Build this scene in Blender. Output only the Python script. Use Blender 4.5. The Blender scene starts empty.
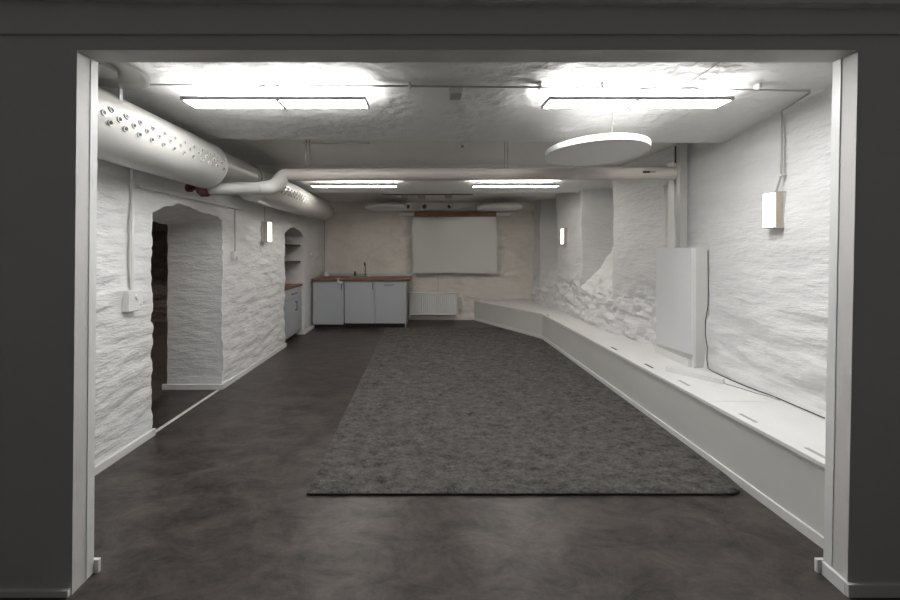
import bpy, bmesh, math, random
from mathutils import Vector, Matrix, noise

S = bpy.context.scene
COL = S.collection
PI = math.pi

# ------------------------------------------------------------------ camera
cam_d = bpy.data.cameras.new('camera')
cam = bpy.data.objects.new('camera', cam_d)
COL.objects.link(cam)
cam.location = (0, 0, 1.42)
cam.rotation_euler = (PI / 2, 0, 0)
cam_d.sensor_fit = 'HORIZONTAL'
cam_d.sensor_width = 36
cam_d.lens = 14.0
cam_d.shift_x = 22 / 900
cam_d.shift_y = -49 / 900
cam_d.clip_start = 0.05
S.camera = cam

# ------------------------------------------------------------------ world and exposure
w = bpy.data.worlds.new('world')
S.world = w
w.use_nodes = True
w.node_tree.nodes['Background'].inputs[0].default_value = (1.0, 0.97, 0.93, 1)
w.node_tree.nodes['Background'].inputs[1].default_value = 0.08
S.view_settings.view_transform = 'Standard'
S.view_settings.look = 'None'
S.view_settings.gamma = 1
S.view_settings.use_curve_mapping = False
S.view_settings.exposure = 0.0

LAMP_UP = 42.0       # strength of the fixtures' upward opening
LAMP_DOWN = 60.0      # strength of the fixtures' lower diffuser
LAMP_FRONT = (1.0, 0.99, 0.98, 1)
LAMP_REAR = (1.0, 0.95, 0.89, 1)
REAR_GAIN = 0.50

# ------------------------------------------------------------------ materials
MATS = {}
def mat(name, color=(0.8, 0.8, 0.8), rough=0.6, metal=0.0, emit=None, strength=0.0,
        var=0.0, vscale=6.0, color2=None, stretch=(1, 1, 1), bumps=(), spec=0.5, detail=4, ramp=(0.35, 0.68), distort=0.0, nrough=0.6):
    m = bpy.data.materials.new(name)
    m.use_nodes = True
    nt = m.node_tree
    b = nt.nodes['Principled BSDF']
    b.inputs['Base Color'].default_value = (*color, 1)
    b.inputs['Roughness'].default_value = rough
    b.inputs['Metallic'].default_value = metal
    b.inputs['Specular IOR Level'].default_value = spec
    tc = nt.nodes.new('ShaderNodeTexCoord')
    if var > 0 or color2:
        mp = nt.nodes.new('ShaderNodeMapping')
        mp.inputs['Scale'].default_value = stretch
        n = nt.nodes.new('ShaderNodeTexNoise')
        n.inputs['Scale'].default_value = vscale
        n.inputs['Detail'].default_value = detail
        n.inputs['Roughness'].default_value = nrough
        n.inputs['Distortion'].default_value = distort
        r = nt.nodes.new('ShaderNodeValToRGB')
        r.color_ramp.elements[0].position = ramp[0]
        r.color_ramp.elements[1].position = ramp[1]
        c2 = color2 if color2 else tuple(max(0, c * (1 - var)) for c in color)
        r.color_ramp.elements[0].color = (*c2, 1)
        r.color_ramp.elements[1].color = (*color, 1)
        nt.links.new(tc.outputs['Object'], mp.inputs['Vector'])
        nt.links.new(mp.outputs[0], n.inputs['Vector'])
        nt.links.new(n.outputs['Fac'], r.inputs[0])
        nt.links.new(r.outputs[0], b.inputs['Base Color'])
    prev = None
    for (sc, st, strength_, dist) in bumps:
        mp = nt.nodes.new('ShaderNodeMapping')
        mp.inputs['Scale'].default_value = st
        n = nt.nodes.new('ShaderNodeTexNoise')
        n.inputs['Scale'].default_value = sc
        n.inputs['Detail'].default_value = 5
        bp = nt.nodes.new('ShaderNodeBump')
        bp.inputs['Strength'].default_value = strength_
        bp.inputs['Distance'].default_value = dist
        nt.links.new(tc.outputs['Object'], mp.inputs['Vector'])
        nt.links.new(mp.outputs[0], n.inputs['Vector'])
        nt.links.new(n.outputs['Fac'], bp.inputs['Height'])
        if prev: nt.links.new(prev.outputs[0], bp.inputs['Normal'])
        prev = bp
    if prev: nt.links.new(prev.outputs[0], b.inputs['Normal'])
    if emit:
        b.inputs['Emission Color'].default_value = emit if len(emit) == 4 else (*emit, 1)
        b.inputs['Emission Strength'].default_value = strength
    MATS[name] = m
    return m

mat('plaster_side', (0.80, 0.80, 0.80), 0.62, var=0.07, vscale=2.5, stretch=(1, 1, 3),
    bumps=((8, (1, 1, 3.4), 0.6, 0.022), (30, (1, 1, 2.2), 0.5, 0.006)))
mat('plaster_rear', (0.755, 0.72, 0.665), 0.65, color2=(0.66, 0.62, 0.57), vscale=1.6,
    bumps=((4.5, (1, 1, 1.6), 0.9, 0.035), (35, (1, 1, 1), 0.4, 0.005)))
mat('plaster_ceiling', (0.78, 0.78, 0.765), 0.6, var=0.05, vscale=2,
    bumps=((13, (1, 1.3, 1), 0.85, 0.018), (45, (1, 1, 1), 0.45, 0.004)))
mat('smooth_ceiling', (0.70, 0.685, 0.655), 0.6, var=0.05, vscale=2,
    bumps=((20, (1, 1, 1), 0.15, 0.004),))
mat('front_paint', (0.62, 0.61, 0.60), 0.6, var=0.04, vscale=3, bumps=((60, (1, 1, 1), 0.15, 0.002),))
mat('white_wood', (0.78, 0.78, 0.775), 0.42, var=0.04, vscale=5)
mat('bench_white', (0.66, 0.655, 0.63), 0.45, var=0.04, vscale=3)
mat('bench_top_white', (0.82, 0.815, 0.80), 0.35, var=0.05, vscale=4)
mat('duct_paint', (0.48, 0.475, 0.45), 0.28, var=0.03, vscale=3)
mat('pipe_paint', (0.50, 0.465, 0.425), 0.35, var=0.05, vscale=5)
mat('maroon', (0.10, 0.008, 0.015), 0.4)
mat('floor_lino', (0.100, 0.084, 0.074), 0.36, color2=(0.014, 0.0115, 0.0115), vscale=4.5, stretch=(0.8, 1.5, 1),
    bumps=((3, (1, 1, 1), 0.25, 0.01), (22, (1, 1, 1), 0.6, 0.003)), spec=0.5, detail=12, ramp=(0.38, 0.68), distort=0.5, nrough=0.82)
mat('rug_pile', (0.225, 0.210, 0.200), 0.95, color2=(0.025, 0.027, 0.027), vscale=16, nrough=0.92, stretch=(0.7, 1.3, 1), ramp=(0.38, 0.64),
    bumps=((55, (1, 1, 1), 1.0, 0.02), (160, (1, 1, 1), 0.8, 0.01)), spec=0.1, detail=12)
mat('rug_edge', (0.02, 0.02, 0.02), 0.9)
mat('grey_blue', (0.40, 0.42, 0.45), 0.42)
mat('drawer_grey', (0.40, 0.42, 0.45), 0.42)
mat('counter_wood', (0.25, 0.105, 0.05), 0.4, color2=(0.13, 0.05, 0.025), vscale=5, stretch=(1, 8, 8))
mat('board_wood', (0.26, 0.12, 0.06), 0.5, color2=(0.16, 0.07, 0.035), vscale=5, stretch=(1, 8, 8))
mat('shelf_wood', (0.10, 0.06, 0.045), 0.5, var=0.3, vscale=6)
mat('steel', (0.55, 0.55, 0.56), 0.28, metal=1)
mat('chrome', (0.75, 0.75, 0.76), 0.12, metal=1)
mat('dark_metal', (0.035, 0.035, 0.035), 0.4)
mat('black', (0.012, 0.012, 0.012), 0.5)
mat('whiteboard', (0.66, 0.67, 0.63), 0.16)
mat('aluminium', (0.55, 0.55, 0.55), 0.35, metal=0.8)
mat('radiator_white', (0.72, 0.73, 0.71), 0.35)
mat('panel_felt', (0.80, 0.80, 0.79), 0.9)
mat('cable_grey', (0.42, 0.41, 0.40), 0.5)
mat('cord_dark', (0.05, 0.05, 0.05), 0.6)
mat('cable_white', (0.70, 0.70, 0.68), 0.5)
mat('plastic_white', (0.80, 0.80, 0.78), 0.35)
mat('fixture_grey', (0.30, 0.30, 0.31), 0.4, metal=0.3)
mat('frosted_side', (0.50, 0.46, 0.38), 0.6, var=0.2, vscale=40, stretch=(1, 1, 0.05))
mat('box_grey', (0.74, 0.75, 0.76), 0.45)
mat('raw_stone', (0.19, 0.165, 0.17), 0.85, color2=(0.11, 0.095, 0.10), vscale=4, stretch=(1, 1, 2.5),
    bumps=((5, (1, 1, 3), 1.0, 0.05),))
mat('tube_front', (1, 1, 1), 0.5, emit=LAMP_FRONT, strength=LAMP_DOWN)
mat('tube_front_up', (1, 1, 1), 0.5, emit=LAMP_FRONT, strength=LAMP_UP)
mat('tube_rear', (1, 1, 1), 0.5, emit=LAMP_REAR, strength=LAMP_DOWN * REAR_GAIN)
mat('tube_rear_up', (1, 1, 1), 0.5, emit=LAMP_REAR, strength=LAMP_UP * REAR_GAIN)
mat('sconce_glow', (1, 0.95, 0.85), 0.5, emit=(1.0, 0.88, 0.66), strength=4.5)
mat('fill_glow', (1, 1, 1), 0.5, emit=(1.0, 0.85, 0.7), strength=1700)  # emission of the added, unseen fill lamp in the neighbouring room

# ------------------------------------------------------------------ helpers
def finish(name, bm, m, parent=None, smooth=False, angle=None, recalc=True):
    if recalc: bmesh.ops.recalc_face_normals(bm, faces=bm.faces)
    me = bpy.data.meshes.new(name)
    bm.to_mesh(me); bm.free()
    ms = m if isinstance(m, (list, tuple)) else [m]
    for k in ms: me.materials.append(MATS[k])
    if smooth:
        me.shade_smooth()
        if angle: me.set_sharp_from_angle(angle=math.radians(angle))
    o = bpy.data.objects.new(name, me)
    COL.objects.link(o)
    if parent:
        o.parent = parent
        o.matrix_parent_inverse = Matrix.Identity(4)
        o.location = -parent_world(parent)
    return o

def parent_world(p):
    v = Vector((0, 0, 0))
    while p:
        v += p.location
        p = p.parent
    return v

def tag(o, label, cat, group=None):
    o['label'] = label; o['category'] = cat
    if group: o['group'] = group
    return o

def thing(name, label, cat, loc, group=None):
    o = bpy.data.objects.new(name, None)
    COL.objects.link(o); o.location = loc
    o.empty_display_size = 0.1
    return tag(o, label, cat, group)

def structure(o):
    o['kind'] = 'structure'; return o

def box(bm, x0, x1, y0, y1, z0, z1, bevel=0.0, mi=0):
    vs = [bm.verts.new((x, y, z)) for z in (z0, z1) for y in (y0, y1) for x in (x0, x1)]
    fs = []
    for q in ((0, 1, 3, 2), (4, 6, 7, 5), (0, 4, 5, 1), (2, 3, 7, 6), (0, 2, 6, 4), (1, 5, 7, 3)):
        f = bm.faces.new([vs[i] for i in q]); f.material_index = mi; fs.append(f)
    if bevel > 0:
        es = list({e for f in fs for e in f.edges})
        bmesh.ops.bevel(bm, geom=es, offset=bevel, segments=2, affect='EDGES', profile=0.5)
    return vs

def hexa(bm, corners):
    """corners: 8 points, ordered like box()"""
    vs = [bm.verts.new(c) for c in corners]
    for q in ((0, 1, 3, 2), (4, 6, 7, 5), (0, 4, 5, 1), (2, 3, 7, 6), (0, 2, 6, 4), (1, 5, 7, 3)):
        bm.faces.new([vs[i] for i in q])

def tube(bm, pts, r, n=12, cap=True):
    pts = [Vector(p) for p in pts]
    rings = []
    up = None
    for i, p in enumerate(pts):
        if i == 0: t = pts[1] - pts[0]
        elif i == len(pts) - 1: t = pts[-1] - pts[-2]
        else: t = (pts[i + 1] - p).normalized() + (p - pts[i - 1]).normalized()
        t.normalize()
        if up is None: up = Vector((0, 0, 1)) if abs(t.z) < 0.9 else Vector((1, 0, 0))
        a = t.cross(up)
        if a.length < 1e-4: a = t.cross(Vector((0, 1, 0)))
        a.normalize(); b = a.cross(t).normalized(); up = b
        rr = r[i] if isinstance(r, (list, tuple)) else r
        rings.append([bm.verts.new(p + rr * (math.cos(2 * PI * k / n) * a + math.sin(2 * PI * k / n) * b)) for k in range(n)])
    for i in range(len(rings) - 1):
        for k in range(n):
            bm.faces.new((rings[i][k], rings[i][(k + 1) % n], rings[i + 1][(k + 1) % n], rings[i + 1][k]))
    if cap:
        bm.faces.new(rings[0][::-1]); bm.faces.new(rings[-1])

def lathe(bm, prof, c, axis='Z', n=32):
    """prof: list of (radius, height); closed with caps where radius > 0 at the ends"""
    c = Vector(c)
    def P(r, h, a):
        u, v = r * math.cos(a), r * math.sin(a)
        if axis == 'Z': return c + Vector((u, v, h))
        if axis == 'Y': return c + Vector((u, h, v))
        return c + Vector((h, u, v))
    rings = []
    for (r, h) in prof:
        if r < 1e-6: rings.append([bm.verts.new(P(0, h, 0))])
        else: rings.append([bm.verts.new(P(r, h, 2 * PI * k / n)) for k in range(n)])
    for i in range(len(rings) - 1):
        A, B = rings[i], rings[i + 1]
        for k in range(n):
            k2 = (k + 1) % n
            if len(A) == 1 and len(B) == 1: continue
            if len(A) == 1: bm.faces.new((A[0], B[k], B[k2]))
            elif len(B) == 1: bm.faces.new((A[k], A[k2], B[0]))
            else: bm.faces.new((A[k], A[k2], B[k2], B[k]))
    if len(rings[0]) > 1: bm.faces.new(rings[0][::-1])
    if len(rings[-1]) > 1: bm.faces.new(rings[-1])

def B(name, args, m, parent=None, bevel=0.0):
    bm = bmesh.new(); box(bm, *args, bevel=bevel)
    return finish(name, bm, m, parent)

def T(name, pts, r, m, parent=None, n=10):
    bm = bmesh.new(); tube(bm, pts, r, n)
    return finish(name, bm, m, parent, smooth=True, angle=50)

def L(name, prof, c, m, parent=None, axis='Z', n=32, angle=35):
    bm = bmesh.new(); lathe(bm, prof, c, axis, n)
    return finish(name, bm, m, parent, smooth=True, angle=angle)

def copy_tree(o, loc=None, parent=None):
    c = o.copy(); COL.objects.link(c)
    if parent: c.parent = parent
    if loc is not None: c.location = loc
    for ch in list(o.children): copy_tree(ch, None, c)
    return c

def lerp_tab(tab, t):
    if t <= tab[0][0]: return tab[0][1]
    for (a, va), (b, vb) in zip(tab, tab[1:]):
        if t <= b: return va + (vb - va) * (t - a) / (b - a)
    return tab[-1][1]

def sstep(a, b, t):
    t = max(0, min(1, (t - a) / (b - a))); return t * t * (3 - 2 * t)

def patch(bm, P, us, vs):
    g = [[bm.verts.new(P(u, v)) for v in vs] for u in us]
    for i in range(len(us) - 1):
        for j in range(len(vs) - 1):
            bm.faces.new((g[i][j], g[i + 1][j], g[i + 1][j + 1], g[i][j + 1]))
    return g

def lin(a, b, step):
    n = max(1, int(round(abs(b - a) / step)))
    return [a + (b - a) * i / n for i in range(n + 1)]

def nz(p, sx, sy, sz, seed=0.0, oct_=3):
    return noise.fractal(Vector((p.x * sx + seed, p.y * sy + seed, p.z * sz - seed)), 0.8, 2.0, oct_)

# ------------------------------------------------------------------ structure: floor
bm = bmesh.new()
box(bm, -6.6, 3.6, -1.6, 7.6, -0.08, 0.0)
structure(finish('floor', bm, 'floor_lino'))

# ------------------------------------------------------------------ structure: left wall with the arched doorway and the kitchen niche
DY0, DY1 = 2.69, 3.60          # doorway along the wall
NY0, NY1 = 5.18, 5.98          # niche along the wall
WX = -2.12
TOP = 2.52
def arch(y):
    if y <= DY0: return 1.72
    if y <= DY1: return lerp_tab(((2.69, 1.72), (2.80, 1.775), (2.97, 1.825), (3.15, 1.80), (3.36, 1.78), (3.52, 1.765), (3.60, 1.73)), y)
    if y <= NY0: return 1.73 + (1.67 - 1.73) * (y - DY1) / (NY0 - DY1)
    if y <= NY1: return lerp_tab(((5.18, 1.67), (5.28, 1.74), (5.42, 1.79), (5.55, 1.80), (5.75, 1.77), (5.90, 1.71), (5.98, 1.67)), y)
    return 1.67
def left_disp(p):
    k = 1.0 - 0.45 * sstep(5.0, 6.2, p.y)
    a = nz(p, 1.2, 1.3, 2.2, 3.1, 2) * 0.016
    b = nz(p, 4.0, 4.0, 13, 7.7, 4) * 0.012
    c = (0.5 - abs(nz(p, 2.6, 2.6, 6.5, 12.3, 2))) * 0.012
    return (a + (b + c)) * k
bm = bmesh.new()
ys = lin(1.50, DY0, 0.025) + lin(DY0, DY1, 0.025)[1:] + lin(DY1, NY0, 0.025)[1:] + lin(NY0, NY1, 0.025)[1:] + lin(NY1, 7.30, 0.03)[1:]
NL, NU = 68, 32
cols = []
for y in ys:
    h = arch(y)
    col = [bm.verts.new((WX, y, h * j / NL)) for j in range(NL)]
    col += [bm.verts.new((WX, y, h + (TOP - h) * j / NU)) for j in range(NU + 1)]
    cols.append(col)
for i in range(len(ys) - 1):
    ym = (ys[i] + ys[i + 1]) / 2
    hole = DY0 < ym < DY1 or NY0 < ym < NY1
    for j in range(NL + NU):
        if hole and j < NL: continue
        bm.faces.new((cols[i][j], cols[i + 1][j], cols[i + 1][j + 1], cols[i][j + 1]))
def reveal(y0, y1, xin, inner_h):
    idx = [i for i, y in enumerate(ys) if y0 - 1e-6 <= y <= y1 + 1e-6]
    xs = lin(WX, xin, 0.03)
    prev = {i: cols[i] for i in (idx[0], idx[-1])}
    for s, x in enumerate(xs[1:]):
        t = (s + 1) / (len(xs) - 1)
        for i in (idx[0], idx[-1]):
            h = arch(ys[i]) * (1 - t) + inner_h(ys[i]) * t
            new = [bm.verts.new((x, ys[i], h * j / NL)) for j in range(NL + 1)]
            for j in range(NL):
                bm.faces.new((prev[i][j], new[j], new[j + 1], prev[i][j + 1]))
            prev[i] = new
    pr = [cols[i][NL] for i in idx]
    for s, x in enumerate(xs[1:]):
        t = (s + 1) / (len(xs) - 1)
        new = [bm.verts.new((x, ys[i], arch(ys[i]) * (1 - t) + inner_h(ys[i]) * t)) for i in idx]
        for k in range(len(idx) - 1):
            bm.faces.new((pr[k], pr[k + 1], new[k + 1], new[k]))
        pr = new
reveal(DY0, DY1, -2.68, lambda y: 1.69 + 0.03 * math.sin(PI * (y - DY0) / (DY1 - DY0)))
reveal(NY0, NY1, -2.62, arch)
bmesh.ops.remove_doubles(bm, verts=bm.verts, dist=0.002)
for v in bm.verts:
    d = left_disp(v.co)
    inside = v.co.x < WX - 0.01
    on_edge_y = min(abs(v.co.y - DY0), abs(v.co.y - DY1), abs(v.co.y - NY0), abs(v.co.y - NY1)) < 0.003
    if not inside: v.co.x += d
    v.co.x -= 0.05 * sstep(6.0, 6.45, v.co.y)
    if on_edge_y and v.co.z < arch(v.co.y) + 0.005:
        v.co.y += nz(v.co, 5, 5, 8, 5.0, 5) * 0.009
    if abs(v.co.z - arch(v.co.y)) < 0.01 or (inside and not on_edge_y):
        v.co.z += nz(v.co, 5, 7, 3, 9.0, 3) * 0.012
# back of the niche, and the other side of the doorway wall
patch(bm, lambda y, z: (-2.615, y, z), lin(NY0 - .03, NY1 + .03, 0.1), lin(0, 1.9, 0.1))
structure(finish('wall_left', bm, 'plaster_side', smooth=True, angle=38))

# ------------------------------------------------------------------ structure: right wall with two deep window recesses
def rx_face(y):
    return lerp_tab(((1.4, 2.39), (2.4, 2.42), (3.2, 2.45), (4.37, 2.31), (5.16, 2.27), (6.1, 2.25), (7.3, 2.17)), y)
NICHES = ((4.37, 5.16, 0.86, 1.50, 0.48), (6.10, 6.85, 0.80, 1.45, 0.42))
def r_prof(y, z, which):
    x = rx_face(y)
    x -= 0.05 * (1 - sstep(0.45, 1.1, z)) * sstep(3.4, 4.6, y)
    if which is not None:
        a, b, s0, s1, dep = NICHES[which]
        z_ = z + 0.10 * nz(Vector((0, y, z)), 1, 3.5, 3, 66.0, 3)
        t = max(0, min(1, (z_ - s0) / (s1 - s0)))
        x += dep * (t ** 0.9)
    return x
def r_disp(p):
    low = 1 - sstep(0.80, 1.12, p.z + 0.12 * nz(p, 0, 1.4, 0, 2.2, 2))
    far = sstep(3.0, 3.9, p.y)
    d = nz(p, 1.5, 1.3, 2.4, 21.0, 2) * 0.018 + nz(p, 3.0, 3.0, 8.5, 15.0, 4) * 0.009 * (0.35 + 0.65 * (1 - sstep(1.2, 1.9, p.z)))
    near_low = (1 - far) * (1 - sstep(0.5, 1.5, p.z))
    d += near_low * (nz(p, 1.5, 2.2, 5.5, 33.0, 4) * 0.042 - 0.025)
    q = Vector((p.x * 1.5, p.y * 4.0 + 0.5 * nz(p, 2, 2, 2, 4, 2), p.z * 5.2 + 0.6 * nz(p, 2, 2, 2, 8, 2)))
    ds, _ = noise.voronoi(q)
    edge = min(1.0, (ds[1] - ds[0]) * 2.6)
    stone = (edge - 0.6) * 0.035 + nz(p, 5, 6, 8, 41.0, 5) * 0.045 - abs(nz(p, 9, 9, 12, 47.0, 3)) * 0.035
    d -= low * far * stone
    return d
bm = bmesh.new()
segs = [(1.40, 4.37, None), (4.37, 5.16, 0), (5.16, 6.10, None), (6.10, 6.85, 1), (6.85, 7.30, None)]
zs = lin(0, 1.5, 0.022) + lin(1.5, TOP, 0.03)[1:]
lastcol = None
for (a, b, k) in segs:
    for n_, y in enumerate(lin(a, b, 0.025)):
        y2 = y
        pts = [Vector((r_prof(y, z, k), y2, z)) for z in zs]
        col = []
        for p in pts:
            q = p.copy(); d = r_disp(Vector((rx_face(p.y), p.y, p.z)))
            inn = p.x - rx_face(p.y)
            q.x += d * (0.35 if inn > 0.3 else 1.0)
            col.append(bm.verts.new(q))
        if lastcol:
            for j in range(len(zs) - 1):
                vs_ = (lastcol[j], lastcol[j + 1], col[j + 1], col[j])
                bm.faces.new(vs_)
        lastcol = col
bmesh.ops.remove_doubles(bm, verts=bm.verts, dist=0.0015)
structure(finish('wall_right', bm, 'plaster_side', smooth=True, angle=42))

# ------------------------------------------------------------------ structure: rear wall
def rear_disp(p):
    q = Vector((p.x * 2.2, 3.0, p.z * 3.0))
    ds, _ = noise.voronoi(q)
    edge = min(1.0, (ds[1] - ds[0]) * 3.0)
    return nz(p, 1.4, 1, 2.0, 50.0, 2) * 0.018 + nz(p, 4, 4, 7, 60.0, 4) * 0.016 + (1 - edge) * 0.014 * (0.5 + nz(p, 1, 1, 1, 71, 1))
bm = bmesh.new()
g = patch(bm, lambda x, z: (x, 7.23, z), lin(-2.3, 2.5, 0.03), lin(0, TOP, 0.03))
for v in bm.verts:
    v.co.y += rear_disp(v.co) - 0.03 * (1 - sstep(0.06, 0.14, v.co.z)) * (1 if -0.5 < v.co.x < 1.1 else 0)
structure(finish('wall_back', bm, 'plaster_rear', smooth=True, angle=60))
# shallow beam along the top of the rear wall
bm = bmesh.new(); box(bm, -2.2, 2.5, 7.13, 7.4, 2.235, 2.50, bevel=0.01)
structure(finish('trim_1', bm, 'plaster_rear'))

# ------------------------------------------------------------------ structure: ceiling, two low bands and higher bays
def ceil_h(y):
    return lerp_tab(((1.40, 2.43), (2.10, 2.42), (2.45, 2.40), (2.75, 2.355), (2.90, 2.335), (2.905, 2.455), (4.20, 2.455), (4.205, 2.40),
                     (4.95, 2.39), (5.22, 2.33), (5.30, 2.305), (5.305, 2.41), (7.35, 2.41)), y)
def ceil_disp(p):
    k = 1.0 if p.y < 2.88 else 0.25
    s = abs(nz(p, 7.0, 9.0, 1, 80.0, 4))
    return (-s * 0.010 + nz(p, 1.2, 1.2, 1, 90.0, 2) * 0.008 + nz(p, 14, 18, 1, 95.0, 3) * 0.003) * k
bm = bmesh.new()
ysc = lin(1.40, 2.90, 0.02) + [2.905] + lin(2.95, 4.20, 0.05) + [4.205] + lin(4.24, 5.30, 0.04) + [5.305] + lin(5.35, 7.35, 0.08)
patch(bm, lambda x, y: (x, y, ceil_h(y)), lin(-2.25, 2.95, 0.02), ysc)
for v in bm.verts: v.co.z += ceil_disp(v.co) + 0.018 * (-v.co.x / 2.2) * (1 if v.co.y < 2.903 else 0)
for f in bm.faces:
    ym = f.calc_center_median().y
    f.material_index = 0 if ym < 2.903 or 4.2 < ym < 5.303 else 1
structure(finish('ceiling', bm, ['plaster_ceiling', 'smooth_ceiling'], smooth=True, angle=40))

# ------------------------------------------------------------------ structure: front wall with the wide opening
YF, YB = 1.445, 1.54
HO = 2.25
bm = bmesh.new()
# left pier, right pier, lintel (corners ordered x, y, z as in box)
hexa(bm, [(-3.6, YF, 0), (-1.470, YF, 0), (-3.6, YB, 0), (-1.476, YB, 0), (-3.6, YF, HO), (-1.449, YF, HO), (-3.6, YB, HO), (-1.456, YB, HO)])
hexa(bm, [(1.731, YF, 0), (3.6, YF, 0), (1.745, YB, 0), (3.6, YB, 0), (1.775, YF, HO), (3.6, YF, HO), (1.786, YB, HO), (3.6, YB, HO)])
box(bm, -3.6, 3.6, YF, YB, HO, 3.0)
structure(finish('wall_front', bm, 'front_paint'))
# thin lining strips on the room side of the jambs and the stepped board over the opening
def slab(name, c, m='white_wood'):
    bm = bmesh.new(); hexa(bm, c); return structure(finish(name, bm, m))
slab('trim_2', [(-1.62, 1.507, 0.005), (-1.4705, 1.507, 0.005), (-1.62, YB + .002, 0.005), (-1.4725, YB + .002, 0.005),
                (-1.62, 1.507, HO), (-1.4510, 1.507, HO), (-1.62, YB + .002, HO), (-1.4530, YB + .002, HO)])
slab('trim_3', [(1.7375, 1.507, 0.058), (1.88, 1.507, 0.058), (1.7415, YB + .002, 0.058), (1.88, YB + .002, 0.058),
                (1.7785, 1.507, HO), (1.88, 1.507, HO), (1.7825, YB + .002, HO), (1.88, YB + .002, HO)])
bm = bmesh.new(); box(bm, -3.6, 3.6, YF - 0.012, YF, 2.31, 3.0, bevel=0.002)
structure(finish('trim_4', bm, 'front_paint'))
def bb(name, *a):
    bm = bmesh.new()
    for q in a: box(bm, *q, bevel=0.003)
    return structure(finish(name, bm, 'white_wood'))
bb('baseboard_front', (-3.6, -1.474, YF - 0.014, YF, 0, 0.030))
bm = bmesh.new()
box(bm, 1.720, 3.6, YF - 0.014, YF, 0, 0.055, bevel=0.003)
hexa(bm, [(1.720, YF, 0), (1.735, YF, 0), (1.731, YB, 0), (1.748, YB, 0), (1.720, YF, .055), (1.735, YF, .055), (1.731, YB, .055), (1.748, YB, .055)])
box(bm, 1.715, 1.90, YB + .001, YB + .015, 0, 0.060, bevel=0.003)
structure(finish('baseboard_front_right', bm, 'white_wood'))
bb('baseboard_front_inside', (-2.14, -1.452, YB + .001, YB + .015, 0, 0.060))
bb('baseboard_left', (-2.125, -2.10, 1.555, 2.70, 0, 0.055))
bb('baseboard_left_middle', (-2.125, -2.10, 3.58, 5.20, 0, 0.055), (-2.72, -2.10, 3.575, 3.598, 0, 0.055))
bb('baseboard_left_rear', (-2.125, -2.10, 5.97, 6.62, 0, 0.055), (-2.3, -2.10, 5.955, 5.978, 0, 0.055))
# pale metal strip across the doorway
bm = bmesh.new(); box(bm, -2.155, -2.125, 2.70, 3.59, 0, 0.004)
structure(finish('trim_5', bm, 'cable_white'))

# ------------------------------------------------------------------ structure: dark neighbouring room behind the doorway
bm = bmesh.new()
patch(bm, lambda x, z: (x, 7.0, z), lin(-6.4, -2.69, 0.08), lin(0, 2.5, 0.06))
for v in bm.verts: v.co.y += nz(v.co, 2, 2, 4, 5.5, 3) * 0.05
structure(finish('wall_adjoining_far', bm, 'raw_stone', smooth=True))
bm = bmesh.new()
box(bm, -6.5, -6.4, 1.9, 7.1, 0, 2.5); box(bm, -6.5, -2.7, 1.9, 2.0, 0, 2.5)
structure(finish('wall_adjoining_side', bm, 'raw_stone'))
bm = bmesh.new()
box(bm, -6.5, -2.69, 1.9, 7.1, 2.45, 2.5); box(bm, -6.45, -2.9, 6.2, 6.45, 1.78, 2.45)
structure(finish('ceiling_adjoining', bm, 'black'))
lamp = thing('fill_lamp', 'added unseen fill lamp brightening the dark room beyond the arched doorway', 'lamp', (-3.3, 5.75, 2.449))  # added out of view to brighten the stone seen through the doorway
L('fill_lamp_base', [(0.0, 0), (0.06, 0), (0.06, -0.03), (0.02, -0.05), (0.0, -0.05)], (-3.3, 5.75, 2.449), 'plastic_white', lamp)
L('bulb', [(0.0, -0.05), (0.025, -0.06), (0.04, -0.10), (0.03, -0.13), (0.0, -0.14)], (-3.3, 5.75, 2.449), 'fill_glow', lamp, n=16)  # glowing part of the added fill lamp

# ------------------------------------------------------------------ rug
bm = bmesh.new()
def rug_edges(y):
    left = lerp_tab(((2.03, -0.705), (4.0, -0.74), (6.40, -0.78)), y)
    right = lerp_tab(((2.03, 1.77), (2.05, 1.825), (2.09, 1.862), (2.2, 1.874), (2.6, 1.874), (5.5, 1.825), (5.6, 1.79), (6.40, 1.335)), y)
    return left, right
yr = lin(2.03, 2.2, 0.012) + lin(2.2, 6.40, 0.020)[1:]
N = 150
g = []
for y in yr:
    l, r = rug_edges(y)
    g.append([bm.verts.new((l + (r - l) * i / N, y, 0.022)) for i in range(N + 1)])
for a, b in zip(g, g[1:]):
    for i in range(N): bm.faces.new((a[i], a[i + 1], b[i + 1], b[i]))
rr = random.Random(4)
for j, row in enumerate(g):
    for i, v in enumerate(row):
        e = min(i, N - i, j, len(g) - 1 - j)
        v.co.z += (nz(v.co, 9, 12, 1, 3.3, 3) * 0.006 + rr.uniform(-1, 1) * 0.0065) * min(1, e / 2)
        if e == 0: v.co.z = 0.014
bd = [g[0][i] for i in range(N + 1)] + [r[N] for r in g[1:]] + [g[-1][i] for i in range(N - 1, -1, -1)] + [r[0] for r in g[-2:0:-1]]
lo = [bm.verts.new((v.co.x, v.co.y, 0.001)) for v in bd]
nb = len(bd)
for i in range(nb):
    f = bm.faces.new((bd[i], lo[i], lo[(i + 1) % nb], bd[(i + 1) % nb])); f.material_index = 1
rug = finish('rug', bm, ['rug_pile', 'rug_edge'], smooth=True, angle=50)
tag(rug, 'large dark grey shaggy rug covering most of the dark floor', 'rug')

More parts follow.
